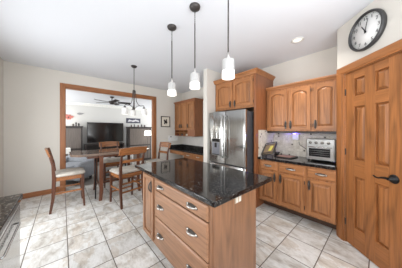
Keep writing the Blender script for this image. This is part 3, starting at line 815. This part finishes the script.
tallcab(2.17, 3.18, 1.54, 'dark display cabinet right of the television under the wall art')
items = [(.30, .09, .035, (70, 58, 50)), (.38, .16, .03, (40, 36, 34)), (.46, .12, .035, (30, 28, 28)), (2.32, .10, .035, (66, 44, 40)), (2.45, .12, .03, (40, 34, 34)), (2.62, .10, .04, (92, 56, 48)), (2.78, .13, .03, (48, 40, 38)), (2.92, .10, .04, (60, 44, 40))]
lab = ['squat brown figurine leftmost atop the left display cabinet', 'tallest dark figurine atop the left display cabinet', 'black figurine atop the left display cabinet nearest the television',
       'dark red figurine atop the right display cabinet nearest the television', 'slim dark figurine second from the television atop the right cabinet', 'reddish brown figurine in the middle atop the right cabinet', 'tall slim dark figurine atop the right cabinet', 'brown figurine at the right end atop the right cabinet']
for i, (y, h, rr, c) in enumerate(items):
    o = MB().lathe([(0, 0), (rr, 0), (rr * .9, .01), (rr * .5, h * .3), (rr, h * .55), (rr * .6, h * .75), (rr * .5, h * .9), (0, h)], (0, 0, 0), 12).build('figurine', plain('figurine_glaze_%d' % i, c, .3))
    o.location = (LX + .25, y, 1.54); tag(o, lab[i], 'figurine', 'figurines on the display cabinets')
# red flower wall ornament and small grey one
r = thing('wall_ornament', 'red winged ornament on the living room wall above the left cabinet', 'ornament', (LX + .01, .17, 1.87))
b = MB()
for a, L, wd in ((10, .17, .045), (60, .12, .04), (125, .13, .05), (185, .15, .045), (250, .10, .05), (310, .11, .05)):
    t = math.radians(a); p = Vector((math.cos(t), math.sin(t))); q = Vector((-p.y, p.x))
    l = [p * .01 - q * .01, p * L * .6 - q * wd, p * L, p * L * .6 + q * wd, p * .01 + q * .01]
    b.prism([(v_.x, v_.y) for v_ in l], 0, .0, .02)
b.build('petals', plain('coral_petals', (186, 112, 102), .5), r); MB().lathe([(0, 0), (.03, 0), (.02, .03), (0, .032)], (0, 0, 0), 12, 0).build('centre', dark_wood, r)
b = MB().prism([(-.10, -.02), (-.03, -.045), (.04, -.03), (.13, .03), (.05, .03), (-.02, .045), (-.09, .02)], 0, 0, .02)
o = b.build('wall_ornament', plain('grey_ornament', (150, 150, 152), .5)); o.location = (LX + .005, .52, 2.02)
tag(o, 'small grey bird ornament on the living room wall', 'ornament')
r = thing('wall_picture', 'wide framed picture above the right display cabinet', 'picture', (LX, 2.49, 1.72))
MB().box(0, .02, -.32, .32, 0, .22).build('frame', plain('navy_frame', (66, 66, 82), .5), r, bevel=.003)
b = MB(); b.prism([(-.26, .05), (-.1, .08), (-.02, .05), (.1, .09), (.26, .05), (.24, .12), (.1, .17), (-.05, .12), (-.2, .16)], 0, .02, .022); b.build('artwork', plain('pale_artwork', (206, 206, 210), .6), r)
r = thing('table_lamp', 'lit white shade table lamp beside the right display cabinet', 'lamp', (LX + .75, 2.86, .0))
MB().lathe([(0, 0), (.15, 0), (.15, .02), (.012, .04), (.012, 1.2), (0, 1.2)], n=16).build('pole', dark_wood, r)
MB().lathe([(.15, 1.16), (.13, 1.37), (.125, 1.37), (.145, 1.16)], n=24, cap=False).build('shade', lampshade_m, r)
point('lamp_glow', (LX + .75, 2.86, 1.27), 2)
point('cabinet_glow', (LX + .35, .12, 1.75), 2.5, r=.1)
# ceiling fan
fx_, fy_, fz_ = -5.55, 1.17, 2.27
r = thing('ceiling_fan', 'dark ceiling fan in the living room beyond the opening', 'ceiling fan', (fx_, fy_, 2.44))
MB().lathe([(0, 0), (.06, 0), (.055, -.03), (.015, -.05), (.012, -.12), (.03, -.13), (.09, -.145), (.10, -.18), (.07, -.21), (.045, -.235), (0, -.24)]).build('motor', bronze, r)
for k in range(5):
    a = math.radians(76 + 72 * k); ca, sa = math.cos(a), math.sin(a)
    def q(u, v_, z): return (ca * u - sa * v_, sa * u + ca * v_, z)
    b = MB(); b.loft([[q(.07, -.015, -.17), q(.16, -.02, -.17), q(.18, -.055, -.155), q(.51, -.062, -.152), q(.53, 0, -.17), q(.51, .062, -.186), q(.18, .055, -.182), q(.16, .02, -.172), q(.07, .015, -.165)],
                  [q(.07, -.015, -.178), q(.16, -.02, -.178), q(.18, -.055, -.163), q(.51, -.062, -.16), q(.53, 0, -.178), q(.51, .062, -.194), q(.18, .055, -.19), q(.16, .02, -.18), q(.07, .015, -.173)]])
    b.build('blade', dark_wood, r)
# armchairs seen under and beside the table
def armchair(name, label, loc, rz, mt):
    r = thing(name, label, 'armchair', loc, rz)
    b = MB(); b.box(-.36, .36, -.30, .36, .12, .40); b.build('seat_base', mt, r, bevel=.05, seg=3)
    MB().box(-.26, .26, -.24, .37, .40, .50).build('seat_cushion', mt, r, bevel=.04, seg=3)
    b = MB(); b.prism([(-.42, .15), (-.22, .15), (-.26, .50), (-.33, .70), (-.42, .73), (-.48, .69), (-.46, .45)], 0, -.34, .34); b.build('backrest', mt, r, bevel=.04, seg=3)
    for s in (-1, 1):
        b = MB(); b.prism([(-.40, .12), (.38, .12), (.40, .50), (.30, .56), (-.20, .58), (-.36, .66)], 0, s * .36 - .07, s * .36 + .07); b.build('armrest', mt, r, bevel=.04, seg=3)
    for x in (-.3, .3):
        for y in (-.3, .3): MB().box(x - .025, x + .025, y - .025, y + .025, 0, .13).build('leg', dark_wood, r)
    return r
armchair('armchair', 'grey armchair behind the left end of the dining table', (-5.5, .20, 0), -2.2, grey_fabric)
armchair('armchair', 'pale recliner seen under the middle of the dining table', (-6.0, 1.5, 0), -1.9, pale_fabric)
r = thing('throw_cushion', 'black cushion on the pale recliner under the table', 'cushion', (-5.87, 1.45, .503))
b = MB(); b.sm = True; b.loft([[(x * s_, y * s_, z) for x, y in ((-.2, -.2), (0, -.18), (.2, -.2), (.18, 0), (.2, .2), (0, .18), (-.2, .2), (-.18, 0))] for s_, z in ((.7, .0), (1, .06), (.7, .13))]); b.build('cover', plain('black_cushion', (34, 34, 36), .8), r)
r = thing('side_table', 'small white side table behind the left end of the dining table', 'table', (-6.6, .0, 0))
MB().box(-.2, .2, -.2, .2, .66, .82).build('top', white_paint, r, bevel=.01)
for x in (-.17, .17):
    for y in (-.17, .17): MB().box(x - .02, x + .02, y - .02, y + .02, 0, .66).build('leg', white_paint, r)

r = thing('coffee_table', 'low black coffee table seen under the dining table beside the grey armchair', 'table', (-5.12, 1.14, 0))
MB().box(-.18, .18, -.28, .28, .40, .43).build('top', black, r, bevel=.003)
MB().box(-.17, .17, -.27, .27, .14, .16).build('shelf', black, r)
for x in (-.16, .16):
    for y in (-.26, .26): MB().box(x - .015, x + .015, y - .015, y + .015, 0, .40).build('leg', black, r)
for (y, h, lb) in ((-.12, .10, 'small white box at the left on the low black table'), (.12, .13, 'taller white box at the right on the low black table')):
    o = MB().box(-.10, .10, -.08, .08, 0, h).build('box', white_paint, bevel=.006); o.location = (-5.12, 1.14 + y, .43)
    tag(o, lb, 'box')
